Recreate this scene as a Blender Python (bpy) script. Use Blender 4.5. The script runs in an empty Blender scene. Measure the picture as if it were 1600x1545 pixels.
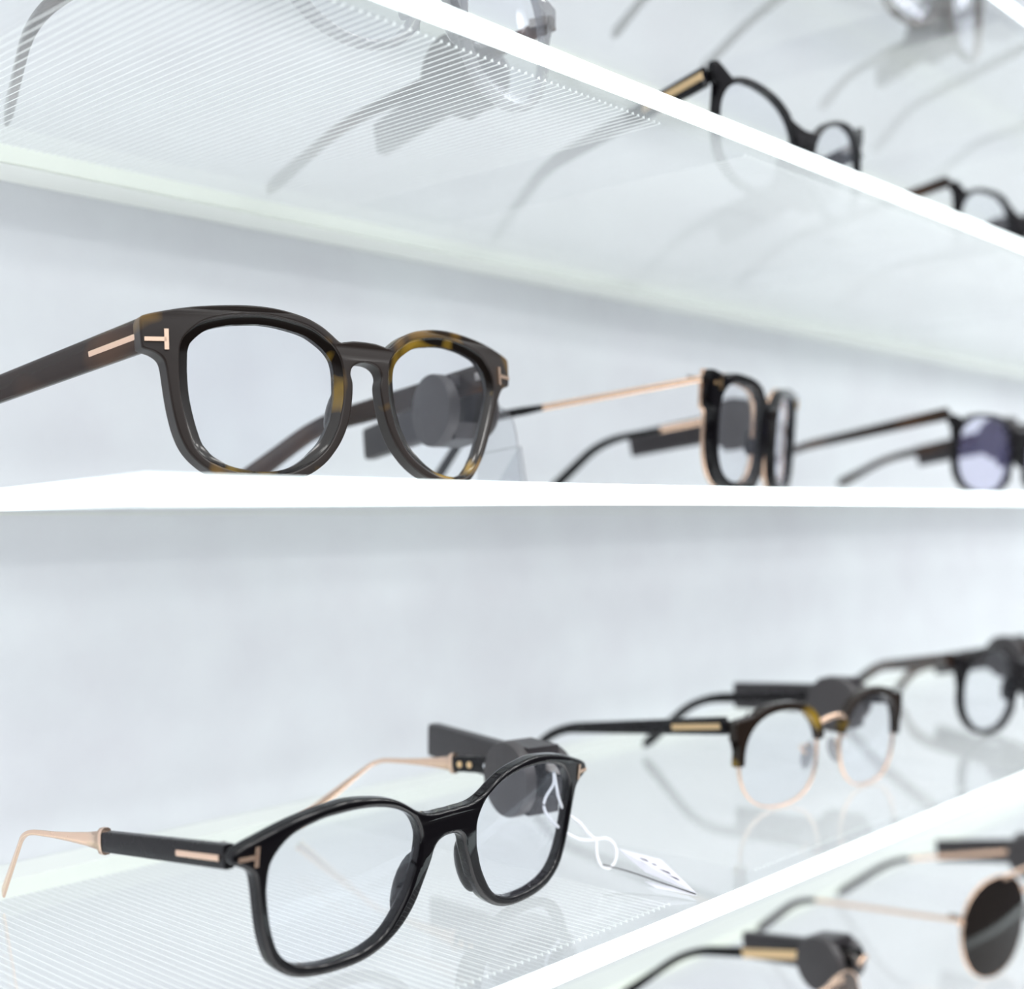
import bpy, math, random
from mathutils import Vector, Matrix
random.seed(4)
SC = bpy.context.scene
COL = SC.collection
Z0 = 1.40                      # height of the camera above the shop floor

# ------------------------------------------------------------------ camera
cam = bpy.data.cameras.new('camera'); cam_o = bpy.data.objects.new('camera', cam); COL.objects.link(cam_o)
Rw = ((0.673027, -0.739541, -0.010699), (0.006471, 0.020354, -0.999772), (0.73959, 0.672804, 0.018484))
right = Vector(Rw[0]); up = -Vector(Rw[1]); back = -Vector(Rw[2])
M = Matrix((right, up, back)).transposed().to_4x4(); M.translation = (0, 0, Z0)
cam_o.matrix_world = M
cam.sensor_width = 36; cam.sensor_fit = 'HORIZONTAL'; cam.lens = 45.0
cam.clip_start = 0.01; cam.clip_end = 50
cam.dof.use_dof = True; cam.dof.focus_distance = 0.375; cam.dof.aperture_fstop = 6.6
SC.camera = cam_o
# ------------------------------------------------------------------ world, lamps, exposure
w = bpy.data.worlds.new('world'); SC.world = w; w.use_nodes = True
wn = w.node_tree.nodes; wl = w.node_tree.links
bg = wn['Background']
tc = wn.new('ShaderNodeTexCoord'); sp = wn.new('ShaderNodeSeparateXYZ'); rp = wn.new('ShaderNodeValToRGB')
wl.new(tc.outputs['Generated'], sp.inputs[0])
mr = wn.new('ShaderNodeMapRange'); mr.inputs[1].default_value = -1; mr.inputs[2].default_value = 1
wl.new(sp.outputs['Z'], mr.inputs[0]); wl.new(mr.outputs[0], rp.inputs[0])
rp.color_ramp.elements[0].color = (3.0, 3.0, 3.05, 1); rp.color_ramp.elements[1].color = (2.38, 2.40, 2.44, 1)
for ps, cc in ((.17, (2.9, 2.9, 2.95, 1)), (.245, (.35, .35, .36, 1)), (.32, (.10, .10, .11, 1)), (.57, (.10, .10, .11, 1)), (.64, (.70, .72, .76, 1)), (.74, (2.22, 2.25, 2.30, 1))):
    e = rp.color_ramp.elements.new(ps); e.color = cc
wl.new(rp.outputs[0], bg.inputs[0]); bg.inputs[1].default_value = .93
for j, (cnt, y0, e0) in enumerate(((8, -.32, 1.5), (6, -.85, 2.0))):   # two rows of square ceiling panels over the shop aisle
    for i in range(cnt):
        l = bpy.data.lights.new('ceiling_panel_light', 'AREA'); l.shape = 'SQUARE'; l.size = .19; l.energy = e0
        l.color = (1, .98, .95)
        o = bpy.data.objects.new('ceiling_panel_light', l); COL.objects.link(o)
        o.location = (-.2 + .42*i + .2*j, y0, Z0 + 1.05)
SC.view_settings.view_transform = 'Standard'; SC.view_settings.look = 'None'
SC.view_settings.exposure = 0.0; SC.view_settings.gamma = 1.0; SC.view_settings.use_curve_mapping = False
SC.cycles.transparent_max_bounces = 32; SC.cycles.max_bounces = 10
SC.cycles.sample_clamp_indirect = 4.0

# ------------------------------------------------------------------ materials
def mat(name):
    m = bpy.data.materials.new(name); m.use_nodes = True
    return m, m.node_tree.nodes, m.node_tree.links, m.node_tree.nodes['Principled BSDF']
def simple(name, col, rough=.4, metal=0, coat=0, spec=.5, emit=None, es=0):
    m, n, l, p = mat(name)
    p.inputs['Base Color'].default_value = (*col, 1); p.inputs['Roughness'].default_value = rough
    p.inputs['Metallic'].default_value = metal; p.inputs['Coat Weight'].default_value = coat
    p.inputs['Coat Roughness'].default_value = .04; p.inputs['Specular IOR Level'].default_value = spec
    if emit: p.inputs['Emission Color'].default_value = (*emit, 1); p.inputs['Emission Strength'].default_value = es
    # fine wear in the gloss so no surface is perfectly even
    t = n.new('ShaderNodeTexCoord'); z = n.new('ShaderNodeTexNoise'); z.inputs['Scale'].default_value = 260
    l.new(t.outputs['Object'], z.inputs['Vector'])
    r = n.new('ShaderNodeMapRange'); r.inputs[3].default_value = rough*(.97 if metal else .8); r.inputs[4].default_value = rough*(1.03 if metal else 1.25)
    l.new(z.outputs['Fac'], r.inputs[0]); l.new(r.outputs[0], p.inputs['Roughness'])
    return m
def tortoise(name, dark, amber, lo, hi, rough, scale=60):
    m, n, l, p = mat(name)
    t = n.new('ShaderNodeTexCoord'); z = n.new('ShaderNodeTexNoise'); z.inputs['Scale'].default_value = scale
    z.inputs['Detail'].default_value = 1.5; z.inputs['Distortion'].default_value = .5
    l.new(t.outputs['Object'], z.inputs['Vector'])
    r = n.new('ShaderNodeValToRGB'); r.color_ramp.elements[0].position = lo; r.color_ramp.elements[1].position = hi
    r.color_ramp.elements[0].color = (*dark, 1); r.color_ramp.elements[1].color = (*amber, 1)
    l.new(z.outputs['Fac'], r.inputs[0]); l.new(r.outputs[0], p.inputs['Base Color'])
    p.inputs['Roughness'].default_value = rough
    p.inputs['Coat Weight'].default_value = .1; p.inputs['Specular IOR Level'].default_value = .32; p.inputs['Coat Roughness'].default_value = .025
    return m
def see_through(name, tint, haze_col, haze_lo, haze_hi, ior, rough=.02, f0=.55, f1=.82, glow=0.0, glosscol=(1, 1, 1)):
    """clear plastic or glass: transparent body, fresnel gloss, and a milky share that grows as the slab is seen at a flatter angle"""
    m = bpy.data.materials.new(name); m.use_nodes = True; n = m.node_tree.nodes; l = m.node_tree.links; n.clear()
    out = n.new('ShaderNodeOutputMaterial'); tr = n.new('ShaderNodeBsdfTransparent'); tr.inputs[0].default_value = (*tint, 1)
    gl = n.new('ShaderNodeBsdfGlossy'); gl.inputs['Roughness'].default_value = rough; gl.inputs[0].default_value = (*glosscol, 1)
    df = n.new('ShaderNodeBsdfDiffuse'); df.inputs[0].default_value = (*haze_col, 1)
    tl = n.new('ShaderNodeBsdfTranslucent'); tl.inputs[0].default_value = (*haze_col, 1)
    ad = n.new('ShaderNodeMixShader'); ad.inputs[0].default_value = .5; l.new(df.outputs[0], ad.inputs[1]); l.new(tl.outputs[0], ad.inputs[2])
    hz = ad.outputs[0]
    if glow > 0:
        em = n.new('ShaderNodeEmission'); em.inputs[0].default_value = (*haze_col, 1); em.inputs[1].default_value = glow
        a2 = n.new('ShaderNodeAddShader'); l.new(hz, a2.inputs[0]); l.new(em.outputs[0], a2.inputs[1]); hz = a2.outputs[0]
    lw = n.new('ShaderNodeLayerWeight'); lw.inputs['Blend'].default_value = .5
    mr = n.new('ShaderNodeMapRange'); mr.inputs[1].default_value = f0; mr.inputs[2].default_value = f1
    mr.inputs[3].default_value = haze_lo; mr.inputs[4].default_value = haze_hi
    l.new(lw.outputs['Facing'], mr.inputs[0])
    m1 = n.new('ShaderNodeMixShader'); l.new(mr.outputs[0], m1.inputs[0]); l.new(tr.outputs[0], m1.inputs[1]); l.new(hz, m1.inputs[2])
    # the body does not bend rays, so both faces of the slab use the same outside-air gloss
    ge = n.new('ShaderNodeNewGeometry'); io = n.new('ShaderNodeMapRange'); io.inputs[3].default_value = ior; io.inputs[4].default_value = 1/ior
    l.new(ge.outputs['Backfacing'], io.inputs[0])
    fr = n.new('ShaderNodeFresnel'); l.new(io.outputs[0], fr.inputs[0])
    m2 = n.new('ShaderNodeMixShader'); l.new(fr.outputs[0], m2.inputs[0]); l.new(m1.outputs[0], m2.inputs[1]); l.new(gl.outputs[0], m2.inputs[2])
    l.new(m2.outputs[0], out.inputs[0])
    return m
BLACK = simple('black_acetate', (.003, .0025, .0035), .03, coat=.1, spec=.28)
BLACKM = simple('black_satin', (.008, .007, .0085), .26, spec=.3)
TORT = tortoise('dark_tortoise_acetate', (.018, .0125, .0105), (.17, .095, .020), .58, .72, .30, 55)
TORTB = tortoise('tortoise_bezel', (.006, .004, .003), (.26, .16, .02), .57, .70, .12, 60)
TORTG = tortoise('brown_tortoise_acetate', (.016, .010, .007), (.40, .25, .02), .56, .74, .16, 45)
BROWN = tortoise('brown_acetate', (.024, .015, .012), (.075, .036, .018), .45, .7, .2, 30)
GOLD = simple('rose_gold', (.86, .62, .47), .27, metal=1)
GOLDD = simple('yellow_gold', (.84, .60, .34), .3, metal=1)
TAGM = simple('security_tag_plastic', (.036, .032, .036), .42)
TAGD = simple('security_tag_face', (.054, .049, .052), .5)
PEWTER = simple('pewter_metal', (.42, .39, .37), .25, metal=1)
TIP = simple('grey_temple_tip', (.10, .095, .10), .3)
LENS = see_through('coated_lens', (.985, .99, 1), (.85, .88, .95), .015, .05, 1.22, .01, glosscol=(.86, .88, 1))
LENSB = see_through('blue_coated_lens', (.95, .95, 1), (.55, .52, .95), .02, .14, 1.35, .01, f0=.2, f1=.8, glosscol=(.6, .6, 1))
SUN = see_through('brown_sun_lens', (.09, .075, .065), (.05, .04, .035), .5, .6, 1.4, .05)
SUNB = see_through('brown_gradient_lens', (.30, .22, .17), (.16, .10, .07), .4, .6, 1.4, .05)
CRYST = see_through('crystal_acetate', (.74, .74, .75), (.40, .40, .42), .22, .50, 1.5, .03, f0=.3, f1=.9)
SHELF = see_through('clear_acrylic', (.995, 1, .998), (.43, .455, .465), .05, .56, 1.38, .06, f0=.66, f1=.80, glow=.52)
FILM = see_through('clear_film', (.93, .94, .95), (.8, .8, .84), .08, .4, 1.35, .03, f0=.2, f1=.95)
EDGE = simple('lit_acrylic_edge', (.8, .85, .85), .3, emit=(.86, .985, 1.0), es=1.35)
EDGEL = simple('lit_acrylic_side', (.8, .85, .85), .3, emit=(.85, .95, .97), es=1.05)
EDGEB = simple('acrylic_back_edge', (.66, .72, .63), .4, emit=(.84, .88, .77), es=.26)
RAIL = simple('pale_green_rail', (.76, .79, .76), .5)
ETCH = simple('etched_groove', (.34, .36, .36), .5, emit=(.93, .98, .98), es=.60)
WHITE = simple('white_paper', (.86, .87, .92), .7)
CORD = simple('white_cord', (.86, .88, .92), .8)
PAPERT = see_through('thin_label', (.95, .95, .97), (.88, .88, .93), .70, .8, 1.3, .1)
INK = simple('printed_ink', (.10, .09, .12), .7)
m, n, l, p = mat('pale_concrete_wall'); WALL = m
t = n.new('ShaderNodeTexCoord'); z1 = n.new('ShaderNodeTexNoise'); z1.inputs['Scale'].default_value = 9; z1.inputs['Detail'].default_value = 5
z1.inputs['Roughness'].default_value = .6
l.new(t.outputs['Object'], z1.inputs['Vector'])
r = n.new('ShaderNodeValToRGB'); r.color_ramp.elements[0].position = .3; r.color_ramp.elements[1].position = .72
r.color_ramp.elements[0].color = (.715, .725, .775, 1); r.color_ramp.elements[1].color = (.81, .85, .885, 1)
l.new(z1.outputs['Fac'], r.inputs[0]); l.new(r.outputs[0], p.inputs['Base Color']); p.inputs['Roughness'].default_value = .55

# ------------------------------------------------------------------ mesh helpers
def mesh(name, V, F, smooth=False, angle=40):
    me = bpy.data.meshes.new(name); me.from_pydata([tuple(v) for v in V], [], F); me.update()
    if smooth:
        for q in me.polygons: q.use_smooth = True
        me.set_sharp_from_angle(angle=math.radians(angle))
    return me
def obj(name, me, m=None, parent=None):
    o = bpy.data.objects.new(name, me); COL.objects.link(o)
    if m is not None and not me.materials: me.materials.append(m)
    if parent: o.parent = parent
    return o
def tag(o, label, cat, group=None, kind=None):
    o['label'] = label; o['category'] = cat
    if group: o['group'] = group
    if kind: o['kind'] = kind
    return o
def empty(name, loc, rot=None):
    o = bpy.data.objects.new(name, None); COL.objects.link(o); o.empty_display_size = .01
    o.location = loc
    if rot is not None: o.rotation_mode = 'QUATERNION'; o.rotation_quaternion = rot.to_quaternion()
    return o
def joinVF(parts):
    V, F = [], []
    for v, f in parts:
        b = len(V); V += [tuple(x) for x in v]; F += [tuple(i+b for i in q) for q in f]
    return V, F
def box(x0, x1, y0, y1, z0, z1):
    V = [(x, y, z) for z in (z0, z1) for y in (y0, y1) for x in (x0, x1)]
    F = [(0, 2, 3, 1), (4, 5, 7, 6), (0, 1, 5, 4), (2, 6, 7, 3), (0, 4, 6, 2), (1, 3, 7, 5)]
    return V, F
def plate(outer, holes, thick, bev):
    """flat outline with holes, given thickness and rounded edges; returns a mesh in x,z with y as depth"""
    cu = bpy.data.curves.new('outline', 'CURVE'); cu.dimensions = '2D'; cu.fill_mode = 'BOTH'
    cu.extrude = thick/2-bev; cu.bevel_depth = bev; cu.bevel_resolution = 3; cu.offset = -bev
    for pts in [outer]+holes:
        s = cu.splines.new('POLY'); s.points.add(len(pts)-1)
        for q, c in zip(s.points, pts): q.co = (c[0], c[1], 0, 1)
        s.use_cyclic_u = True
    o = bpy.data.objects.new('outline', cu); COL.objects.link(o)
    dg = bpy.context.evaluated_depsgraph_get(); dg.update()
    me = bpy.data.meshes.new_from_object(o.evaluated_get(dg))
    bpy.data.objects.remove(o); bpy.data.curves.remove(cu)
    import bmesh
    bm = bmesh.new(); bm.from_mesh(me); bmesh.ops.remove_doubles(bm, verts=bm.verts, dist=2e-6)
    for f in bm.faces: f.smooth = True
    for v in bm.verts: v.co = Vector((v.co.x, -v.co.z, v.co.y))
    bmesh.ops.recalc_face_normals(bm, faces=bm.faces)
    bm.to_mesh(me); bm.free(); me.materials.clear()
    me.set_sharp_from_angle(angle=math.radians(32))
    return me
def flat_faces(o):
    m_ = o.modifiers.new('weighted_normals', 'WEIGHTED_NORMAL'); m_.keep_sharp = True; m_.weight = 80
    return o
def bend(me, k, dy=0.0):
    for v in me.vertices: v.co.y += k*v.co.x**2 + dy
    me.update()
def smooth_loop(P, n=4, closed=True):
    out = []; N = len(P)
    rng = range(N) if closed else range(N-1)
    for i in rng:
        g = lambda j: Vector(P[j % N]) if closed else Vector(P[min(max(j, 0), N-1)])
        a, b, c, d = g(i-1), g(i), g(i+1), g(i+2)
        for j in range(n):
            t = j/n
            out.append(tuple(.5*((2*b)+(c-a)*t+(2*a-5*b+4*c-d)*t*t+(3*b-a-3*c+d)*t**3)))
    if not closed: out.append(tuple(P[-1]))
    return out
def sweep(path, size, n=14, ex=4.0, closed=False, offs=None, cap=True, roundcap=False):
    """section of half-width, half-height size[i] moved along a path"""
    P = [Vector(q) for q in path]; N = len(P); V = []; F = []
    Zu = Vector((0, 0, 1))
    for i in range(N):
        if closed: t = P[(i+1) % N]-P[(i-1) % N]
        else: t = P[min(i+1, N-1)]-P[max(i-1, 0)]
        t.normalize(); s = t.cross(Zu)
        if s.length < .05: s = t.cross(Vector((1, 0, 0)) if abs(t.x) < .5 else Vector((0, 1, 0)))
        s.normalize(); u = s.cross(t)
        a, b = size[i] if isinstance(size, list) else size
        c = P[i]
        if offs: c = c + s*offs[0] + u*offs[1]
        for j in range(n):
            th = j*math.tau/n; co, si = math.cos(th), math.sin(th)
            V.append(c + s*(a*math.copysign(abs(co)**(2/ex), co)) + u*(b*math.copysign(abs(si)**(2/ex), si)))
    M_ = N if closed else N-1
    for i in range(M_):
        for j in range(n):
            i2 = (i+1) % N
            F.append((i*n+j, i*n+(j+1) % n, i2*n+(j+1) % n, i2*n+j))
    if not closed and cap:
        F.append(tuple(range(n))[::-1]); F.append(tuple((N-1)*n+j for j in range(n)))
    return V, F
def ring_tube(P, r, n=10):
    """closed thin tube in any plane: parallel-ish frames from the loop's own normal"""
    P = [Vector(q) for q in P]; N = len(P); c = sum(P, Vector())/N
    nrm = Vector()
    for i in range(N): nrm += (P[i]-c).cross(P[(i+1) % N]-c)
    nrm.normalize(); V = []; F = []
    for i in range(N):
        t = (P[(i+1) % N]-P[i-1]).normalized(); s = t.cross(nrm).normalized()
        for j in range(n):
            th = j*math.tau/n; V.append(P[i]+s*r[0]*math.cos(th)+nrm*r[1]*math.sin(th))
    for i in range(N):
        for j in range(n):
            i2 = (i+1) % N; F.append((i*n+j, i*n+(j+1) % n, i2*n+(j+1) % n, i2*n+j))
    return V, F
def disc(c, axis, r, h, n=48, bev=.0008):
    axis = Vector(axis).normalized(); a = axis.cross(Vector((0, 0, 1)))
    if a.length < .1: a = axis.cross(Vector((1, 0, 0)))
    a.normalize(); b = axis.cross(a); c = Vector(c); V = []; F = []
    prof = [(r-bev, 0), (r-bev*.3, bev*.3), (r, bev), (r, h-bev), (r-bev*.3, h-bev*.3), (r-bev, h)]
    for q, z in prof:
        for i in range(n):
            th = i*math.tau/n; V.append(c+a*q*math.cos(th)+b*q*math.sin(th)+axis*z)
    for k in range(len(prof)-1):
        for i in range(n): F.append((k*n+i, k*n+(i+1) % n, (k+1)*n+(i+1) % n, (k+1)*n+i))
    F.append(tuple(range(n))[::-1]); F.append(tuple((len(prof)-1)*n+i for i in range(n)))
    return V, F
def ellipsoid(c, r, n=16, m_=10, tilt=0):
    V = []; F = []
    for i in range(m_+1):
        ph = math.pi*i/m_
        for j in range(n):
            th = j*math.tau/n
            x, y, z = r[0]*math.sin(ph)*math.cos(th), r[1]*math.sin(ph)*math.sin(th), r[2]*math.cos(ph)
            V.append((c[0]+x*math.cos(tilt)+z*math.sin(tilt), c[1]+y, c[2]-x*math.sin(tilt)+z*math.cos(tilt)))
    for i in range(m_):
        for j in range(n): F.append((i*n+j, i*n+(j+1) % n, (i+1)*n+(j+1) % n, (i+1)*n+j))
    return V, F

# ------------------------------------------------------------------ the setting
wall = obj('wall_back', mesh('wall_back', *box(-1.2, 3.2, .442, .52, Z0-1.4, Z0+1.3)), WALL)
wall['kind'] = 'structure'
top = obj('added_shade_panel_1', mesh('added_shade_panel_1', *box(-.4, 2.6, .215, .4419, Z0+.450, Z0+.470)), simple('white_shade_panel', (.78, .80, .83), .5))  # unseen panel added to keep overhead light off the wall above the shelves
top['kind'] = 'structure'

# ------------------------------------------------------------------ shelves (edge-lit acrylic)
VF, VB, UL, UR, TH = .2264, .4190, .1396, 2.35, .0062
TOPS = dict(M=.0096, L=-.1202, U=.1294, T=.2400, B=-.2467)
SECT = [(.1535, .3320), (.381, .560), (.609, .788), (.837, 1.016)]
etched = {}
def etch_mesh(w_):
    if w_ in etched: return etched[w_]
    parts = []; u = 0
    while u < w_:
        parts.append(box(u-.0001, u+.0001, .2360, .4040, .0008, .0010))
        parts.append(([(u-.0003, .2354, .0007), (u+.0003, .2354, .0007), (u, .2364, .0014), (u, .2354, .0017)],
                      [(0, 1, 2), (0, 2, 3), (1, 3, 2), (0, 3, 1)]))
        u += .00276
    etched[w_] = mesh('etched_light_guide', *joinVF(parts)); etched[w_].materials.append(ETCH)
    return etched[w_]
def shelf(key, label, skew=0.0):
    zt = TOPS[key]; root = empty('acrylic_shelf', (UL, VF, Z0+zt-TH))
    dU = skew*(VB-VF); L_ = UR-UL; D = VB-VF
    V = [(0, 0, 0), (L_, 0, 0), (L_, D, 0), (dU, D, 0), (0, 0, TH), (L_, 0, TH), (L_, D, TH), (dU, D, TH)]
    F = [(0, 3, 2, 1), (4, 5, 6, 7), (0, 1, 5, 4), (1, 2, 6, 5), (2, 3, 7, 6), (3, 0, 4, 7)]
    me = bpy.data.meshes.new('panel'); me.from_pydata(V, [], F); me.update()
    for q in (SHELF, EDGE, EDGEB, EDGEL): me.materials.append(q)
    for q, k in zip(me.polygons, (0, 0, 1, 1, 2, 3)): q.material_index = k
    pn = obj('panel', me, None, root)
    obj('rail', mesh('rail', *box(dU, L_, D+.0004, .2154, -.0003, TH-.0008)), RAIL, root)
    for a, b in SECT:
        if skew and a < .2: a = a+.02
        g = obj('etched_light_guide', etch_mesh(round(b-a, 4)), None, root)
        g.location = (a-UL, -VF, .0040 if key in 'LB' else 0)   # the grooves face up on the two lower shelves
    return tag(root, label, 'shelf', 'edge-lit acrylic display shelves')
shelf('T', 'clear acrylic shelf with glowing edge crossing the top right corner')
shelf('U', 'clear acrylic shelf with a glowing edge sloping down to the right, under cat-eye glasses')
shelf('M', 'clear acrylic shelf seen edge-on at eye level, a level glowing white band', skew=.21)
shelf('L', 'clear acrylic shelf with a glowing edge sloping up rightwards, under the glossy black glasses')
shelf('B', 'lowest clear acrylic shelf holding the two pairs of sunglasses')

# ------------------------------------------------------------------ spectacles
# position, rotation (yaw, tilt, roll) and the hinge / bend / tip of both temples, in metres in each pair's own frame
DATA = {'M1': {'pos': [0.2551, 0.2886, 0.0094], 'rot': [-0.1604, -0.1154, 0.027], 'L': [[-0.063, 0.017, 0.0435], [-0.099, 0.104, 0.0335], [-0.103, 0.132, 0.008]], 'R': [[0.063, 0.017, 0.0435], [0.0451, 0.1072, 0.0408], [0.018, 0.1243, 0.0182]]}, 'L1': {'pos': [0.2601, 0.2648, -0.1192], 'rot': [0.0678, 0.106, 0.0085], 'L': [[-0.072, 0.011, 0.034], [-0.0719, 0.1025, 0.0173], [-0.0594, 0.1322, -0.0126]], 'R': [[0.072, 0.011, 0.034], [0.0744, 0.1024, 0.0168], [0.0576, 0.1253, -0.0108]]}, 'M2': {'pos': [0.4955, 0.298, 0.0096], 'rot': [0.26, 0.08, 0.0], 'L': [[-0.068, 0.01, 0.045], [-0.0918, 0.0995, 0.0237], [-0.0838, 0.1233, -0.0069]], 'R': [[0.068, 0.01, 0.045], [0.0317, 0.095, 0.0212], [0.0311, 0.1223, -0.0068]]}, 'M3': {'pos': [0.7205, 0.272, 0.0096], 'rot': [-0.1, 0.06, 0.0], 'L': [[-0.0625, 0.01, 0.044], [-0.0744, 0.0995, 0.0239], [-0.0785, 0.131, 0.003]], 'R': [[0.058, 0.01, 0.044], [0.02, 0.096, 0.021], [0.01, 0.125, 0.003]]}, 'L2': {'pos': [0.4965, 0.2695, -0.1202], 'rot': [-0.11, 0.05, 0.0], 'L': [[-0.0605, 0.009, 0.036], [-0.0676, 0.0995, 0.0208], [-0.0714, 0.1248, -0.0032]], 'R': [[0.0605, 0.009, 0.036], [0.0179, 0.09, 0.0271], [0.0193, 0.1259, -0.0033]]}, 'L3': {'pos': [0.721, 0.272, -0.1202], 'rot': [-0.1, 0.05, 0.0], 'L': [[-0.067, 0.009, 0.043], [-0.0153, 0.0832, 0.0261], [-0.006, 0.112, 0.006]], 'R': [[0.067, 0.009, 0.043], [0.0473, 0.0955, 0.0186], [0.0653, 0.1195, -0.003]]}, 'U1': {'pos': [0.2635, 0.2645, 0.1294], 'rot': [0.098, 0.05, 0.0], 'L': [[-0.066, 0.009, 0.038], [-0.0728, 0.0976, 0.0143], [-0.0505, 0.1456, -0.0043]], 'R': [[0.066, 0.009, 0.038], [0.0588, 0.0979, 0.0152], [0.0642, 0.1456, -0.0043]]}, 'U2': {'pos': [0.483, 0.27, 0.1294], 'rot': [0.0, 0.05, 0.0], 'L': [[-0.064, 0.009, 0.042], [-0.0562, 0.0982, 0.0209], [-0.0368, 0.1474, -0.0044]], 'R': [[0.064, 0.009, 0.04], [0.0467, 0.0936, 0.0082], [0.083, 0.147, -0.004]]}, 'U3': {'pos': [0.722, 0.27, 0.1294], 'rot': [-0.08, 0.05, 0.0], 'L': [[-0.066, 0.009, 0.048], [-0.0881, 0.095, 0.0239], [-0.108, 0.115, -0.0027]], 'R': [[0.066, 0.009, 0.048], [0.016, 0.095, 0.0193], [0.009, 0.127, -0.002]]}, 'Ta': {'pos': [0.455, 0.27, 0.24], 'rot': [0.0, 0.05, 0.0], 'L': [[-0.066, 0.009, 0.04], [-0.066, 0.097, 0.022], [-0.06, 0.128, -0.003]], 'R': [[0.066, 0.009, 0.04], [0.05, 0.093, 0.015], [0.0566, 0.1233, -0.002]]}, 'Tb': {'pos': [0.627, 0.27, 0.24], 'rot': [0.0, 0.05, 0.0], 'L': [[-0.066, 0.009, 0.04], [-0.04, 0.0935, 0.018], [-0.0433, 0.118, -0.002]], 'R': [[0.066, 0.009, 0.04], [0.0863, 0.0975, 0.0253], [0.0585, 0.1017, -0.0021]]}, 'Tc': {'pos': [0.835, 0.27, 0.24], 'rot': [0.0, 0.05, 0.0], 'L': [[-0.066, 0.009, 0.04], [-0.0446, 0.0965, 0.0215], [-0.0414, 0.122, -0.0031]], 'R': [[0.066, 0.009, 0.04], [0.066, 0.097, 0.022], [0.06, 0.128, -0.003]]}, 'B1': {'pos': [0.48, 0.275, -0.2467], 'rot': [0.0, 0.05, 0.0], 'L': [[-0.066, 0.009, 0.043], [-0.066, 0.097, 0.022], [-0.06, 0.128, -0.003]], 'R': [[0.066, 0.009, 0.043], [0.057, 0.0985, 0.0239], [0.0355, 0.1256, -0.0033]]}, 'B2': {'pos': [0.712, 0.268, -0.2467], 'rot': [-0.08, 0.05, 0.0], 'L': [[-0.063, 0.009, 0.035], [-0.0721, 0.1, 0.0251], [-0.0693, 0.1307, -0.0035]], 'R': [[0.063, 0.009, 0.05], [0.0108, 0.0904, 0.0334], [0.0261, 0.1378, -0.0039]]}}
def rotm(e):
    return Matrix.Rotation(e[0], 3, 'Z') @ Matrix.Rotation(e[1], 3, 'X') @ Matrix.Rotation(e[2], 3, 'Y')
def mirror(P): return [(-x, z) for x, z in P]
def full(half): return half + [(-x, z) for x, z in half[::-1] if abs(x) > 1e-6]

def aperture(s, grow=0.0, n=72, a0=0, a1=360):
    """left lens opening; angle 0 points to the nose, 90 up"""
    P = []
    for i in range(n):
        th = math.radians(a0+(a1-a0)*i/(n if a1-a0 >= 360 else n-1)); c, q = math.cos(th), math.sin(th)
        ex = s.get('n', 2.5)
        x = (s['w']/2+grow)*math.copysign(abs(c)**(2/ex), c); z = (s['h']/2+grow)*math.copysign(abs(q)**(2/ex), q)
        b = s['h']/2
        x *= 1 + s.get('taper', 0)*(z/b) * (1 if c > 0 else s.get('otaper', .5))
        z += s.get('up', 0)*(-x/(s['w']/2))*(.6 if z > 0 else .15)
        P.append((-s['cx']+x, s['zc']+z))
    return P
def outline(s):
    g = s['rim']; a = s['w']/2; b = s['h']/2; half = []
    half.append((0, s['bz'][0]))
    ring = aperture(s, g, 73, 0, 360)
    e0, e1 = s.get('ends', (140, 170)); done = False
    for i, p_ in enumerate(ring[:-1]):
        ang = i*5
        if ang < 42 or ang > 338: continue
        if e0 <= ang <= e1:
            if not done:
                done = True; xo = -(s['cx']+a+g)-s['ep']
                z1, z2 = s['ez']
                half += [(xo+.002, z1), (xo, z1-.0015), (xo, z2+.0005), (xo+.002, z2-.0005)]
            continue
        half.append(p_)
    half.append((0, s['bz'][1]))
    return full(half)
def temple_path(t, cr=.86):
    H, Bn, T = (Vector(q) for q in t)
    P = [H.lerp(Bn, i/10*cr) for i in range(11)]
    A = H.lerp(Bn, cr); Cc = Bn.lerp(T, (1-cr)*2.2); D = T
    for i in range(1, 9):
        u = i/8; P.append(A*(1-u)**2+Bn*2*u*(1-u)+Cc*u*u)
    for i in range(1, 7): P.append(Cc.lerp(D, i/6))
    return P
def lens_obj(ap, k, parent, m_, thick=.0018, dy=0.0):
    me = plate(ap, [], thick, .0003); bend(me, k, dy); return obj('lens', me, m_, parent)
def grow_poly(P, d):
    cx = sum(q[0] for q in P)/len(P); cz = sum(q[1] for q in P)/len(P); o = []
    for x, z in P:
        r_ = math.hypot(x-cx, z-cz); o.append((x+(x-cx)/r_*d, z+(z-cz)/r_*d))
    return o
def inset(P, d, z0=None):
    # move every point of a closed loop inwards along its own normal
    N = len(P); ar = sum(P[i][0]*P[(i+1) % N][1]-P[(i+1) % N][0]*P[i][1] for i in range(N)); sg = 1 if ar > 0 else -1; o = []
    for i in range(N):
        tx = P[(i+2) % N][0]-P[i-2][0]; tz = P[(i+2) % N][1]-P[i-2][1]; L_ = math.hypot(tx, tz) or 1
        f = 1 if z0 is None else min(1, .5+.5*(P[i][1]-z0)/.006)
        o.append((P[i][0]-sg*tz/L_*d*f, P[i][1]+sg*tx/L_*d*f))
    return o
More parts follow.
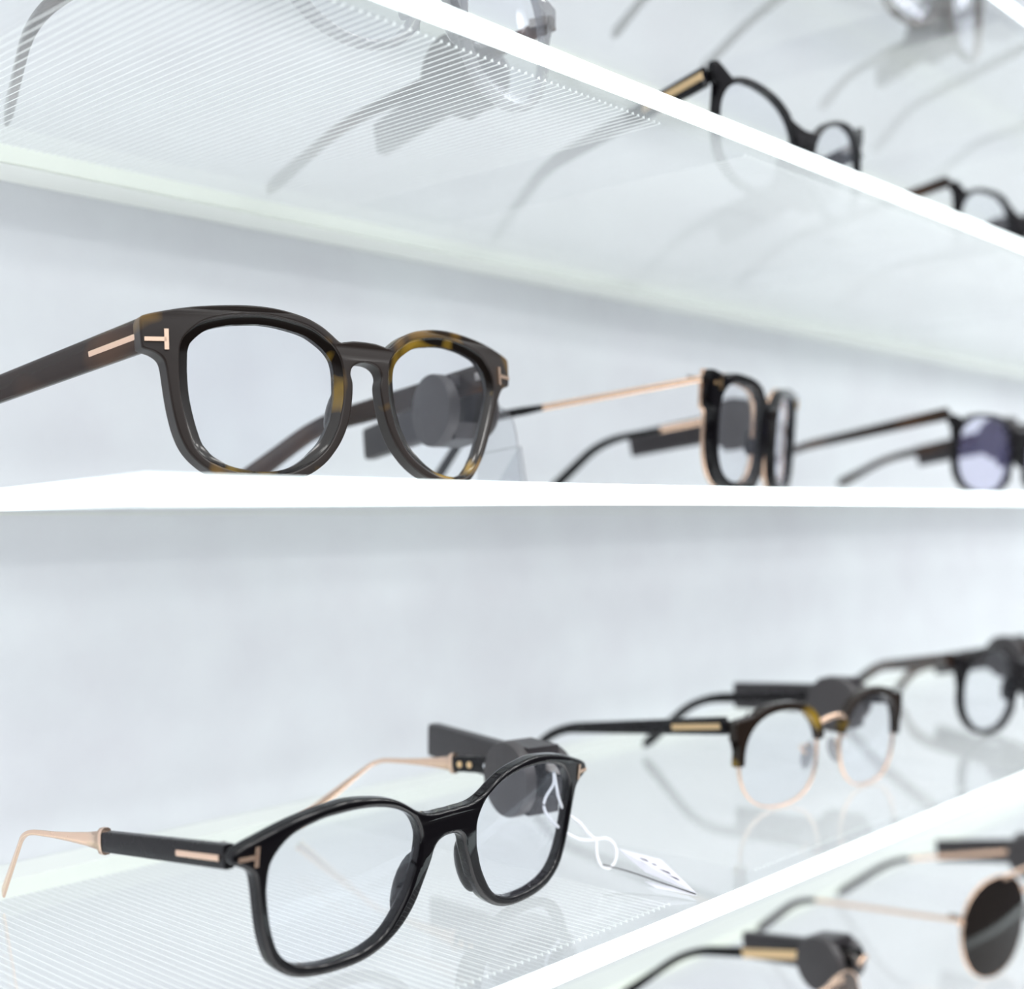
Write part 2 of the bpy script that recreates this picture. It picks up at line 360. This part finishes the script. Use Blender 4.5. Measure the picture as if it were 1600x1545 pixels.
def temple(root, side, t, style, s):
    sg = -1 if side == 'L' else 1; P = temple_path(t, s.get('corner', .86)); N = len(P)
    if style == 'acetate':
        w0, h0, h1 = s.get('tw', .0019), s.get('th', .0042), s.get('th1', .0026)
        sz = []
        for i in range(N):
            u = i/(N-1); h = h0+(h1-h0)*min(u/.55, 1)
            if u > .8: h = h1+(s.get('th2', .0031)-h1)*(u-.8)/.2
            if i == N-1: h *= .55
            sz.append((w0*(1-.25*u) if i < N-1 else w0*.4, h))
        o = obj('temple', mesh('temple', *sweep(P, sz, ex=3.6), smooth=True, angle=50), s['tm'], root)
    elif style == 'wire':
        k = s.get('sleeve', 12)
        o = obj('temple', mesh('temple', *sweep(P[:k+2], s.get('wire', (.0006, .0011)), ex=2), smooth=True, angle=60), s.get('wm', GOLD), root)
        q = P[k:]; sz = [(.0013, .0017+.0010*i/len(q)) for i in range(len(q))]; sz[0] = (.0011, .0013); sz[-1] = (.0006, .0013)
        obj('temple_tip', mesh('temple_tip', *sweep(q, sz, ex=2.4), smooth=True, angle=60), s.get('tipm', BLACK), o)
    elif style == 'bicolour':
        k = 7; P = [P[0].lerp(P[10], i/6*.60) for i in range(7)]+[P[0].lerp(P[10], f) for f in (.7, .8, .9)]+P[10:]; N = len(P)
        o = obj('temple', mesh('temple', *sweep(P[:k], [(.0017, .0031-.00005*i) for i in range(k)], ex=6), smooth=True, angle=50), s['tm'], root)
        q = P[k-1:]; n_ = len(q)
        sz = [(.0018, .0034), (.0012, .0019), (.0009, .0013), (.0008, .0009)]+[(.0007, .0008)]*(n_-4)
        for i in range(n_-7, n_): sz[i] = (.0006, .0008+.0013*(i-(n_-7))/6)
        q0 = q[0]; e_ = (q[1]-q0).normalized(); q = [q0, q0+e_*.0018, q0+e_*.0026]+q[1:]; sz = [(.0019, .0037), (.0019, .0037), (.0013, .0027)]+sz[1:]
        obj('temple_tip', mesh('temple_tip', *sweep(q, sz, ex=3), smooth=True, angle=50), GOLD, o)
        if side == 'R':          # two gold rivets and a line of small print on the inside of the right temple
            for f in (.93, .84):
                c = P[0].lerp(P[k-1], f)
                obj('rivet', mesh('rivet', *disc(c-Vector((.0016, 0, 0)), (-1, 0, 0), .0012, .0005, 20, .0001), smooth=True), GOLDD, o)
            parts = []
            for i in range(9):
                c = P[0].lerp(P[k-1], .70-.045*i); parts.append(box(c.x-.0020, c.x-.00185, c.y-.0005, c.y+.0005, c.z-.0008, c.z+.0006))
            obj('print', mesh('print', *joinVF(parts)), CORD, o)
    if s.get('inlay'):
        i0, i1 = s['inlay']; Q = [P[0].lerp(P[9], i0+(i1-i0)*i/8) for i in range(9)]
        obj('metal_inlay', mesh('metal_inlay', *sweep(Q, (.0003, s.get('ih', .0010)), ex=3, offs=(sg*s.get('io', .0019)*(-1 if s.get('inner') and side == 'R' else 1), s.get('iz', 0))), smooth=True), s.get('im', GOLD), o)
    return o
def hinge(root, side, t):
    H = Vector(t[0]); d = (Vector(t[1])-H).normalized()
    ix = H.x-math.copysign(.0030, H.x)
    parts = [box(ix-.0009, ix+.0009, H.y+.0005, H.y+.0070, H.z-.0016, H.z+.0014)]
    return obj('hinge', mesh('hinge', *joinVF(parts)), PEWTER, root)
def nose_pads(root, s, m_, metal=False):
    for sg in (-1, 1):
        x, z, dy = s['pad']
        V, F = ellipsoid((sg*x, dy, z), (.0014, .003, .0060) if metal else s.get('padr', (.0019, .0036, .0080)), tilt=-sg*.34)
        pd = obj('nose_pad', mesh('nose_pad', V, F, smooth=True, angle=80), m_, root)
        if metal:
            A = [(sg*(x+.001), dy, z+.001), (sg*(x+.004), dy+.001, z+.004), (sg*(x+.0045), dy-.004, z+.006)]
            obj('pad_arm', mesh('pad_arm', *sweep(smooth_loop(A, 4, False), (.0004, .0004), n=8, ex=2), smooth=True), GOLD, pd)
PAIRS = {}
def rest_tips(key, d):
    """keep the tips of the temples just above the shelf they touch"""
    R_ = rotm(d['rot']); z = TOPS[key[0]]
    for s_ in 'LR':
        for i in (1, 2):
            q = R_ @ Vector(d[s_][i]) + Vector(d['pos'])
            lim = z + (.0036 if i == 2 else .006)
            if q.z < lim:
                q.z = lim; d[s_][i] = list(R_.transposed() @ (q-Vector(d['pos'])))
def glasses(key, s, label):
    d = DATA[key]; rest_tips(key, d); R_ = rotm(d['rot'])
    pos = Vector(d['pos'])
    root = empty('eyeglasses' if not s.get('sun') else 'sunglasses', (pos.x, pos.y, pos.z+Z0), R_)
    k = s.get('k', 1.6); th = s.get('thick', .0042)
    body = []
    if s['style'] == 'full':
        ap = s['ap'] if 'ap' in s else aperture(s)
        ou = s['ou'] if 'ou' in s else outline(s)
        if 'ou' not in s: ou = smooth_loop(ou, 3)
        apr = s.get('apr', mirror(ap))
        me = plate(ou, [ap, apr], th, s.get('bev', .0008)); bend(me, k, th/2)
        body.append(flat_faces(obj('front_frame', me, s['fm'], root)))
        if s.get('backing'):
            mb = plate(ou, [ap, mirror(ap)], .0018, .0004); bend(mb, k, th+.0010); obj('metal_backing', mb, s['backing'], root)
        for A in (ap, apr):
            if s.get('bezel'):      # sloping inner edge that narrows the opening towards the lens
                bz_ = s['bezel']; loops = [(-.0004, .0002), (.0006, .0010), (bz_, .0016), (bz_, .0034), (bz_*.45, th-.0002), (-.0004, th-.0004)]
                V = []; F = []; n_ = len(A)
                z0_ = min(q[1] for q in A)
                for off, y in loops: V += [(x, k*x*x+y, z) for x, z in inset(A, off, z0_)]
                for a_ in range(len(loops)):
                    b_ = (a_+1) % len(loops)
                    for i in range(n_): F.append((a_*n_+i, a_*n_+(i+1) % n_, b_*n_+(i+1) % n_, b_*n_+i))
                obj('lens_bezel', mesh('lens_bezel', V, F, smooth=True, angle=35), s.get('bm', s['fm']), root)
                lens_obj(inset(A, bz_-.0004, z0_), k, root, s.get('lm', LENS), dy=.0026)
            else: lens_obj(grow_poly(A, .0004), k, root, s.get('lm', LENS), dy=th*.55)
        nose_pads(root, s, s['fm'])
    else:
        ap = aperture(s, 0, 80)
        g = s.get('wr', .00045)
        for A in (ap, mirror(ap)):
            rim = [(x, k*x*x+th/2, z) for x, z in grow_poly(A, g)]
            body.append(obj('rim', mesh('rim', *ring_tube(rim, (g, .0009)), smooth=True, angle=60), s['rm'], root))
            lens_obj(grow_poly(A, .0002), k, root, s.get('lm', LENS), dy=th*.5)
        zb = s['bz'][0]; xb = s['cx']-s['w']/2+.001
        Bp = [(-xb, k*xb*xb+.001, zb-.002), (-xb*.55, -.0008, zb), (0, -.0012, zb+.0006), (xb*.55, -.0008, zb), (xb, k*xb*xb+.001, zb-.002)]
        obj('bridge', mesh('bridge', *sweep(smooth_loop(Bp, 5, False), (.0012, .0011), ex=2.5), smooth=True), s['rm'], root)
        if s.get('topbar'):
            zt = s['zc']+s['h']/2+.0008; xt = s['cx']*.95
            Tp = [(x, k*x*x-.0006, zt-abs(x/xt)**3*.001) for x in [xt*(i/8-1) for i in range(17)]]
            obj('brow_wire', mesh('brow_wire', *sweep(Tp, (.0012, .0012), ex=2.5), smooth=True), s['rm'], root)
        if s['style'] == 'brow':
            for sg in (-1, 1):
                oo = aperture(s, s['rim'], 40, 12, 182); ii = aperture(s, -.0004, 40, 12, 182)
                a = s['w']/2; xo = -(s['cx']+a+s['rim'])-s['ep']
                out_ = [q for q, i in zip(oo, range(40)) if not (138 <= 12+170*i/39 <= 172)]
                ins = next(i for i, q in enumerate(out_) if 12+170*i/39 > 134)
                out_ = out_[:ins]+[(xo+.002, s['ez'][0]), (xo, s['ez'][0]-.001), (xo, s['ez'][1])]+out_[ins:]
                poly = out_+ii[::-1]
                if sg > 0: poly = mirror(poly)
                me = plate(poly, [], th, .0007); bend(me, k, th/2-.0006)
                body.append(flat_faces(obj('brow_bar', me, s['fm'], root)))
        else:
            for sg, t in ((-1, d['L']), (1, d['R'])):
                H = Vector(t[0]); xo = s['cx']+s['w']/2
                Q = [(sg*xo, k*xo*xo+.002, H.z-.001), (sg*(xo+.003), k*xo*xo+.002, H.z), (H.x, H.y-.002, H.z)]
                obj('end_piece', mesh('end_piece', *sweep(smooth_loop(Q, 4, False), (.0011, .0014), ex=2.5), smooth=True), s['rm'], root)
        nose_pads(root, s, CRYST, metal=True)
    for side in 'LR':
        temple(root, side, d[side], s.get('temple', 'acetate'), s)
        hinge(root, side, d[side])
    # rest on the shelf
    bpy.context.view_layer.update()
    if s['style'] == 'full': zmin = min((root.matrix_world @ Vector((x, k*x*x+y, z))).z for x, z in ou for y in (0, th))
    else: zmin = min((root.matrix_world @ (v.co)).z for o in body for v in o.data.vertices)
    if s.get('rest', True): root.location.z += Z0+TOPS[key[0]]+.0002-zmin
    bpy.context.view_layer.update()
    if s.get('sink'):            # the pair leans: settle it and let the lower rim of the right eye run flat along the shelf
        root.location.z -= s['sink']; bpy.context.view_layer.update(); zs = Z0+TOPS[key[0]]+.0002; inv = root.matrix_world.inverted()
        for o in root.children:
            if o.name.split('.')[0] not in ('front_frame', 'lens_bezel', 'lens'): continue
            lo = {}
            for v in o.data.vertices:
                q = root.matrix_world @ v.co; d_ = .012
                if q.z-zs < d_:
                    c_ = (d_)/(d_+(s['sink'] if v.co.x > 0 else .0004)); q.z = zs+d_-(d_-(q.z-zs))*c_; v.co = inv @ q
            o.data.update()
    bpy.context.view_layer.update()
    PAIRS[key] = root
    return tag(root, label, 'sunglasses' if s.get('sun') else 'glasses', 'spectacles on the shelves')
def t_mark(root, x, z, y, sg, hh, ln, m_, tilt=0.0):
    """the gold T set into the corner of the frame front: upright bar and stem running outwards"""
    parts = [box(-.0006, .0006, -.0005, .0006, -hh, hh), box(min(0, sg*ln), max(0, sg*ln), -.0005, .0006, -.0006, .0006)]
    V, F = joinVF(parts); c, s_ = math.cos(tilt), math.sin(tilt)
    V = [(x+a*c-b*s_, y+a*s_+b*c, z+q) for a, b, q in V]
    return obj('metal_emblem', mesh('metal_emblem', V, F), m_, root)

# ---- dark tortoise pair on the middle shelf
K1 = 1.10e-3
AP1 = [(-45, 6.4), (-47.3, 9.3), (-48.6, 13.2), (-49.6, 17.5), (-50.4, 22.5), (-50.7, 27.8), (-50.6, 32.9), (-50.3, 35.6), (-49.2, 38.3), (-46.1, 41.4), (-43.1, 43.0), (-38.9, 44.1), (-35.7, 44.6), (-31.5, 44.9), (-28.7, 44.9), (-24.2, 44.4), (-17.3, 42.8), (-13.0, 40.4), (-10.0, 37.9), (-8.1, 35), (-7.3, 31.5), (-7.2, 28.1), (-7.5, 23.4), (-8.6, 18.8), (-9.6, 15.7), (-12.4, 10.6), (-16, 6.9), (-20.5, 4.0), (-25, 2.4), (-31, 1.9), (-38, 2.9), (-42, 4.5)]
OU1 = [(0, 40.1), (-3.5, 40.0), (-6.3, 39.5), (-7.8, 39.4), (-10.4, 41.4), (-13.3, 43.4), (-17.9, 45.4), (-24.8, 46.9), (-31.5, 47.4), (-38.9, 47.1), (-47, 46.3), (-52.9, 45.2), (-58.2, 43.9), (-59.5, 42.8), (-59.6, 40), (-59.4, 36.0), (-58.9, 34.9), (-56.4, 33.9), (-54.6, 32.4), (-53.9, 30.3), (-53.5, 26.8), (-52.9, 21.5), (-52.2, 17.2), (-51.2, 12.9), (-49.6, 8.9), (-47.4, 5.8), (-44.5, 3.2), (-41, 1.4), (-37, .3), (-31, -.3), (-25, .1), (-19, 1.9), (-14, 5.2), (-10.3, 9.4), (-7.7, 13.6), (-5.8, 18.5), (-4.7, 24.1), (-4.4, 28.2), (-4.9, 30.6), (-4.3, 32.5), (-2.4, 33.8), (0, 34.2)]
ap1 = smooth_loop([(x*K1, z*K1) for x, z in AP1], 4); ou1 = smooth_loop([(x*K1, z*K1) for x, z in full(OU1)], 4)
def worn(P):   # this frame is slightly out of true: the right eye narrows more towards its lower outer corner
    return [(x if x < .031*1.1 or z > .032*1.1 else .0341+(x-.0341)*(1-15.5*(.0352-z)), z) for x, z in P]
ou1 = worn(ou1); apr1 = worn(mirror(ap1))
DATA['M1']['pos'][2] = .0098
tort = glasses('M1', dict(style='full', ap=ap1, apr=apr1, ou=ou1, fm=TORT, tm=BROWN, k=3.02, thick=.0054, bev=.0006, bezel=.0025, bm=TORTB, sink=.0019, pad=(.0090, .024, .0050),
        th=.0050, th1=.0036, th2=.0040, tw=.0020, inlay=(.0, .27), im=GOLD, ih=.0009, io=.0019, iz=-.0006),
        'dark tortoiseshell eyeglasses with keyhole bridge on the eye-level shelf, nearest the camera')
for sg in (-1, 1):
    x = sg*.0590; t_mark(tort, x, .0410, 3.02*x*x-.0001, sg, .0030, .0060, GOLD, tilt=2*3.02*x)
# ---- glossy black pair on the lower shelf
K2 = .9741e-3
AP2 = [(-29.7, 42.0), (-37.3, 42.7), (-45.8, 42.4), (-50.3, 41.9), (-56.7, 40.3), (-60.4, 38.6), (-63.3, 36.0), (-65.1, 33.5), (-65.8, 31.0), (-66.0, 27.4), (-65.9, 25.2), (-65.2, 21.0), (-64.3, 16.9), (-63.0, 12.9), (-61.3, 9.2), (-58.6, 6.1), (-55.2, 4.0), (-49.9, 2.6), (-43.6, 1.9), (-35.3, 2.1), (-31.0, 2.8), (-26.2, 4.5), (-22.7, 6.9), (-19.5, 10.6), (-16.3, 15.5), (-14.3, 20.3), (-13.3, 23.2), (-12.7, 27.3), (-12.8, 31.0), (-14.8, 35.0), (-17.8, 37.9), (-23.2, 40.4)]
OU2 = [(0, 36.6), (-3, 36.7), (-7, 36.7), (-10.7, 37.2), (-14.9, 38.6), (-20.1, 41.5), (-25.1, 43.6), (-31.5, 45.0), (-40.4, 45.9), (-47.8, 45.4), (-53.2, 44.6), (-58.3, 43.6), (-63.3, 42.3), (-68.1, 40.8), (-72.8, 39.3), (-75.6, 38.0), (-76.6, 36.4), (-76.4, 34.5), (-74.9, 33.6), (-72.8, 32.6), (-70.6, 30.9), (-69.6, 28.4), (-68.7, 24.2), (-67.6, 18.6), (-66.4, 13.8), (-64.9, 9.6), (-63.0, 6.0), (-60.1, 3.2), (-56, .9), (-51.2, -.4), (-46, -1.0), (-40.6, -1.2), (-33.2, -.8), (-27.2, .6), (-22.5, 2.7), (-17.6, 6.1), (-13.3, 11.1), (-10.2, 17.0), (-7.6, 22.8), (-6.5, 26.0), (-4.8, 27.9), (-2.2, 28.8), (0, 28.9)]
ap2 = smooth_loop([(x*K2, z*K2) for x, z in AP2], 4); ou2 = smooth_loop([(x*K2, z*K2) for x, z in full(OU2)], 4)
blk = glasses('L1', dict(style='full', ap=ap2, ou=ou2, fm=BLACK, tm=BLACKM, k=1.03, thick=.0044, bev=.0012, pad=(.0132, .0155, .0046), padr=(.0024, .0042, .0094),
        temple='bicolour', corner=.93, inlay=(.02, .24), im=GOLD, ih=.0008, io=.0018, iz=-.0002),
        'glossy black eyeglasses with rose-gold wire temple ends on the lower shelf, nearest the camera')
for sg in (-1, 1):
    x = sg*.0685; t_mark(blk, x, .0348, 1.03*x*x+.0001, sg, .0026, .0052, GOLD, tilt=2*1.03*x)
# ---- the rest
glasses('M2', dict(style='full', backing=GOLD, cx=.0335, w=.0465, h=.0410, n=3.0, zc=.0250, rim=.0040, up=.0018, taper=.05, bz=(.0372, .0338), ep=.0035, ends=(130, 176), ez=(.0492, .0340), fm=BLACK, tm=BLACK,
        temple='wire', sleeve=8, wm=GOLD, pad=(.0085, .024, .006), k=1.5, th=.004, wire=(.0008, .0014)),
        'square black and gold eyeglasses turned almost side-on at eye level, thin gold temples')
for sg in (-1, 1):
    x = sg*.0585; t_mark(PAIRS['M2'], x, .0440, 1.5*x*x-.0002, sg, .0024, .0050, GOLDD, tilt=2*1.5*x)
glasses('M3', dict(style='full', cx=.0335, w=.048, h=.040, n=2.6, zc=.0232, rim=.0021, up=.0006, bz=(.0370, .0345), ep=.003, ez=(.0435, .0375), fm=BLACKM, tm=BROWN,
        lm=LENSB, pad=(.0085, .024, .006), th=.0034, th1=.0022),
        'black eyeglasses with violet-blue lens reflections at the right end of the eye-level shelf')
glasses('L2', dict(style='brow', cx=.0320, w=.0465, h=.0395, n=2.35, zc=.0208, rim=.0032, up=.0006, bz=(.0345, .032), ep=.0018, ez=(.0385, .0300), fm=TORTG, tm=BLACKM, rm=GOLD,
        pad=(.0095, .018, .006), inlay=(.02, .36), im=GOLDD, ih=.0011, th=.0036, th1=.0020, th2=.0028, k=1.2),
        'tortoiseshell browline eyeglasses with thin gold lower rims, middle of the lower shelf')
glasses('L3', dict(style='full', cx=.0335, w=.0455, h=.0420, n=2.2, zc=.0245, rim=.0028, bz=(.0375, .0330), ep=.0045, ez=(.0455, .0385), fm=BLACKM, tm=BROWN,
        pad=(.0085, .024, .006), th=.0040, th1=.0028),
        'round black eyeglasses with brown temples at the right end of the lower shelf')
glasses('U1', dict(style='full', cx=.0345, w=.0480, h=.0440, n=2.15, zc=.0250, rim=.0025, bz=(.0380, .0340), ep=.004, ez=(.0420, .0350), fm=CRYST, tm=BROWN,
        pad=(.0095, .022, .006), th=.0026, th1=.0021, th2=.0036),
        'clear crystal eyeglasses at the top edge of the photo, seen through the ribbed shelf')
glasses('U2', dict(style='full', cx=.0325, w=.0500, h=.0400, n=2.35, zc=.0228, rim=.0022, up=.0070, taper=.06, bz=(.0335, .0290), ep=.0016, ez=(.0488, .0405), ends=(132, 172), fm=BLACK, tm=BLACK,
        pad=(.0085, .020, .006), inlay=(.0, .44), im=GOLDD, ih=.0016, th=.0042, th1=.0030, th2=.0034),
        'black cat-eye eyeglasses with a gold bar along the temple, standing on the upper shelf')
glasses('U3', dict(style='full', cx=.0335, w=.0490, h=.0420, n=2.6, zc=.0250, rim=.0022, bz=(.0385, .034), ep=.003, ez=(.0485, .0425), fm=BLACKM, tm=BROWN,
        pad=(.0085, .024, .006), th=.0030, th1=.0024),
        'dark eyeglasses with brown temples at the right end of the upper shelf')
for kk, lb in (('Ta', 'eyeglasses on the topmost shelf, only a pale temple tip showing left of the cat-eye pair'),
               ('Tb', 'eyeglasses on the topmost shelf whose blurred temples hang above the cat-eye pair'),
               ('Tc', 'dark eyeglasses on the topmost shelf, hidden by its glowing edge at the top right')):
    glasses(kk, dict(style='full', cx=.0335, w=.048, h=.041, n=2.4, zc=.0240, rim=.0022, bz=(.0375, .034), ep=.003, ez=(.0440, .0370), fm=BROWN if kk != 'Ta' else PEWTER, tm=TIP,
            pad=(.0085, .024, .006), th=.0030, th1=.0022), lb)
glasses('B1', dict(style='wire', sun=True, cx=.0335, w=.0520, h=.0430, n=2.4, zc=.0225, rim=.002, taper=-.05, bz=(.0335, .031), fm=GOLD, rm=GOLD, lm=SUNB, topbar=True,
        pad=(.0095, .020, .006), tm=BLACK, inner=True, inlay=(.25, .85), im=GOLDD, ih=.0022, th=.0036, th1=.0018, th2=.0026, k=1.4),
        'gold-rimmed sunglasses with brown lenses, cut off by the bottom edge of the photo')
glasses('B2', dict(style='wire', sun=True, cx=.0345, w=.0580, h=.0520, n=2.25, zc=.0272, rim=.002, taper=.12, bz=(.0430, .040), fm=GOLD, rm=GOLD, lm=SUN, topbar=True,
        pad=(.0095, .024, .006), tm=BLACK, temple='wire', sleeve=11, tipm=TIP, k=1.2),
        'rose-gold aviator sunglasses with large near-black lenses at the bottom right')

# ------------------------------------------------------------------ security tags clipped round the right temples
def make_tag():
    root = empty('security_tag', (0, 0, 0))
    # arm lies along the outside of the temple, round head on the inside, a yoke joins them above and below
    A = [(.0062, y, z) for y, z in ((.006, 0), (.018, .0002), (.036, .0005), (.054, .0008))]
    A[-1] = (.0062, .064, .0008)
    obj('arm', mesh('arm', *sweep(A, [(.0034, .0068), (.0034, .0068), (.0032, .0066), (.0028, .0063)], n=20, ex=7), smooth=True, angle=40), TAGM, root)
    obj('head', mesh('head', *disc((-.0030, -.001, -.0010), (-1, 0, 0), .0128, .0050, 64), smooth=True, angle=40), TAGD, root)
    parts = [box(-.0034, .0094, -.009, .007, .0066, .0105), box(-.0034, .0094, -.009, .007, -.0125, -.0066)]
    obj('yoke', mesh('yoke', *joinVF(parts)), TAGM, root)
    V, F = ellipsoid((.0112, -.003, -.001), (.0062, .0100, .0105), 24, 14)
    obj('cap', mesh('cap', V, F, smooth=True, angle=80), TAGM, root)
    return root
proto = make_tag(); first = True
def copy_tree(o):
    c = o.copy(); COL.objects.link(c)
    for ch in list(o.children):
        q = ch.copy(); COL.objects.link(q); q.parent = c
    return c
def place_tag(key, dist, label, dz=-.002, twist=-.26, pitch=0.0, reach=.85):
    global first
    root = PAIRS[key]; H, Bn = Vector(DATA[key]['R'][0]), Vector(DATA[key]['R'][1])
    d_ = (Bn-H).normalized(); c = H+d_*dist
    Mw = root.matrix_world; C = Mw @ c; D = (Mw.to_3x3() @ d_).normalized()
    D = Matrix.Rotation(twist, 3, 'Z') @ D; D = (D+Vector((0, 0, pitch))).normalized()
    X = D.cross(Vector((0, 0, 1))).normalized(); Zv = X.cross(D); C = C+Zv*dz
    o = proto if first else copy_tree(proto)
    first = False
    R_ = Matrix((X, D, Zv)).transposed()
    next(c_ for c_ in o.children if c_.name.startswith('arm')).scale = (1, reach, 1)
    o.rotation_mode = 'QUATERNION'; o.rotation_quaternion = R_.to_quaternion(); o.location = C
    tag(o, label, 'security tag', 'dark grey security tags clipped to temples')
    return o
place_tag('M1', .024, 'dark grey security tag seen through the right lens of the tortoiseshell glasses', dz=-.0075, reach=1.08)
place_tag('L1', .021, 'dark grey security tag with a round head behind the glossy black glasses', dz=-.0025, pitch=.10, reach=1.05)
place_tag('M2', .030, 'dark grey security tag on the square black and gold glasses at eye level', dz=-.0038)
place_tag('M3', .030, 'dark security tag behind the violet-blue lens at the right end of the eye-level shelf')
place_tag('L2', .026, 'dark grey security tag above the tortoiseshell browline glasses')
place_tag('L3', .034, 'dark grey security tag on the round black glasses at the lower right')
place_tag('U1', .040, 'grey security tag on the clear crystal glasses, seen through the ribbed shelf')
place_tag('U2', .030, 'pale blurred security tag of the cat-eye glasses, seen through the upper shelf')
place_tag('U3', .034, 'faint security tag of the rightmost glasses, seen through the upper shelf')
place_tag('Tb', .036, 'faint grey security tag hanging under the topmost shelf at the upper right')
place_tag('B1', .018, 'dark security tag on the gold-rimmed sunglasses at the bottom edge')
place_tag('B2', .020, 'dark security tag on the aviator sunglasses under the glowing shelf edge')

# ------------------------------------------------------------------ price tags
def W(P): return [Vector((x, y, z+Z0)) for x, y, z in P]
def sheet(P, th, nrm=None):
    P = W(P); c = sum(P, Vector())/len(P)
    if nrm is None:
        nrm = Vector()
        for i in range(len(P)): nrm += (P[i]-c).cross(P[(i+1) % len(P)]-c)
        nrm.normalize()
    n_ = len(P); V = [q-nrm*th/2 for q in P]+[q+nrm*th/2 for q in P]
    F = [tuple(range(n_))[::-1], tuple(range(n_, 2*n_))]+[(i, (i+1) % n_, (i+1) % n_+n_, i+n_) for i in range(n_)]
    return V, F
def cordtube(P, r, sub=5):
    return sweep(smooth_loop(W(P), sub, False), (r, r), n=10, ex=2)
def at_origin(root, o):
    o.parent = root; o.matrix_parent_inverse = root.matrix_world.inverted()
def price_tag(loc, label, pieces):
    root = empty('price_tag', loc); bpy.context.view_layer.update()
    for nm, (V, F), m_, sm in pieces:
        V = [Vector(v)-Vector(loc) for v in V]
        obj(nm, mesh(nm, V, F, smooth=sm, angle=60), m_, root)
    return tag(root, label, 'price tag', 'price tags tied to the glasses')
lab = [(0.3389, 0.3257, 0.0100), (0.3387, 0.3251, 0.0418), (0.3398, 0.3239, 0.0425), (0.3434, 0.3199, 0.0418), (0.3466, 0.3165, 0.0387), (0.3479, 0.3152, 0.0346), (0.3487, 0.3144, 0.0281), (0.3501, 0.3134, 0.0100)]
labb = [(0.3529, 0.3173, 0.0267), (0.3534, 0.3168, 0.0267), (0.3551, 0.3153, 0.0100), (0.3465, 0.3248, 0.0100)]
edge1 = lab[3:]
ring1 = [(0.3424, 0.3283, 0.0442), (0.3399, 0.3312, 0.0428), (0.3377, 0.3336, 0.0443), (0.336, 0.3353, 0.0471), (0.3363, 0.3349, 0.0519), (0.3369, 0.3341, 0.0538), (0.3395, 0.3313, 0.0542), (0.3421, 0.3285, 0.0527)]
price_tag(tuple(W([lab[0]])[0]), 'clear plastic price tag with rounded corner behind the tortoiseshell glasses', [
    ('front_film', sheet(lab, .0002), FILM, False), ('rear_film', sheet(labb, .0002), FILM, False),
    ('film_edge', cordtube(edge1, .00012, 3), TIP, True), ('film_crease', cordtube([(0.3489, .3143, .0262), (.3385, .3245, .0235)], .00010, 2), TIP, True),
    ('rear_edge', cordtube([labb[1], labb[2]], .00012, 2), TIP, True),
    ('cord', cordtube(ring1, .0006), CORD, True)])
strL = [[0.3178, 0.2720, -0.0828], [0.3193, 0.2735, -0.087], [0.3188, 0.2764, -0.0916], [0.3184, 0.2769, -0.0951], [0.3198, 0.2754, -0.0989], [0.3242, 0.2737, -0.1032], [0.3293, 0.2711, -0.1065], [0.3342, 0.2688, -0.1073], [0.3386, 0.2669, -0.1074], [0.3405, 0.2649, -0.11], [0.3399, 0.2642, -0.114], [0.3369, 0.2646, -0.1165], [0.3341, 0.2661, -0.1149], [0.334, 0.2676, -0.1113], [0.3355, 0.2688, -0.1067]]
strb = [[0.3181, 0.2720, -0.0833], [0.3210, 0.2735, -0.0889], [0.3225, 0.2740, -0.0922], [0.3250, 0.2735, -0.097], [0.3293, 0.271, -0.101], [0.3319, 0.2697, -0.1045], [0.3344, 0.2685, -0.1071]]
leafU = [[0.338, 0.2308, -0.1187], [0.3464, 0.2503, -0.1132], [0.3391, 0.2625, -0.1102], [0.3386, 0.2511, -0.1157]]
leafD = [[0.338, 0.2308, -0.1194], [0.3365, 0.2456, -0.1194], [0.3402, 0.2524, -0.1194], [0.3403, 0.2356, -0.1194]]
film = [[0.3341, 0.2661, -0.1149], [0.3375, 0.2600, -0.1162], [0.3385, 0.2520, -0.1172], [0.3386, 0.2440, -0.1181], [0.3383, 0.2312, -0.1191]]
film2 = [[0.3541, 0.2825, -0.1102], [0.3521, 0.2741, -0.1127], [0.3498, 0.2656, -0.1137], [0.3462, 0.2536, -0.1152]]
def lerp3(a, b, t): return [a[i]+(b[i]-a[i])*t for i in range(3)]
def on_leaf(u, v): return lerp3(lerp3(leafU[0], leafU[3], u), lerp3(leafU[1], leafU[2], u), v)
marks = []
for u0, u1, v0, v1 in ((.18, .42, .20, .27), (.25, .48, .36, .43), (.55, .70, .62, .70), (.42, .50, .55, .60), (.70, .84, .40, .46)):
    q = [on_leaf(u0, v0), on_leaf(u1, v0), on_leaf(u1, v1), on_leaf(u0, v1)]
    marks.append(sheet([(a, b, c+.0007) for a, b, c in q], .0001))
price_tag(tuple(W([leafD[0]])[0]), 'white folded price tag on a looped cord at the front of the lower shelf', [
    ('upper_leaf', sheet(leafU, .00025), PAPERT, False), ('lower_leaf', sheet(leafD, .0002), WHITE, False),
    ('film_edge', cordtube(film, .00022, 4), TIP, True), ('print', joinVF(marks), INK, False),
    ('cord', joinVF([cordtube(strL, .0005), cordtube(strb, .0005)]), CORD, True)])
bpy.context.view_layer.update()
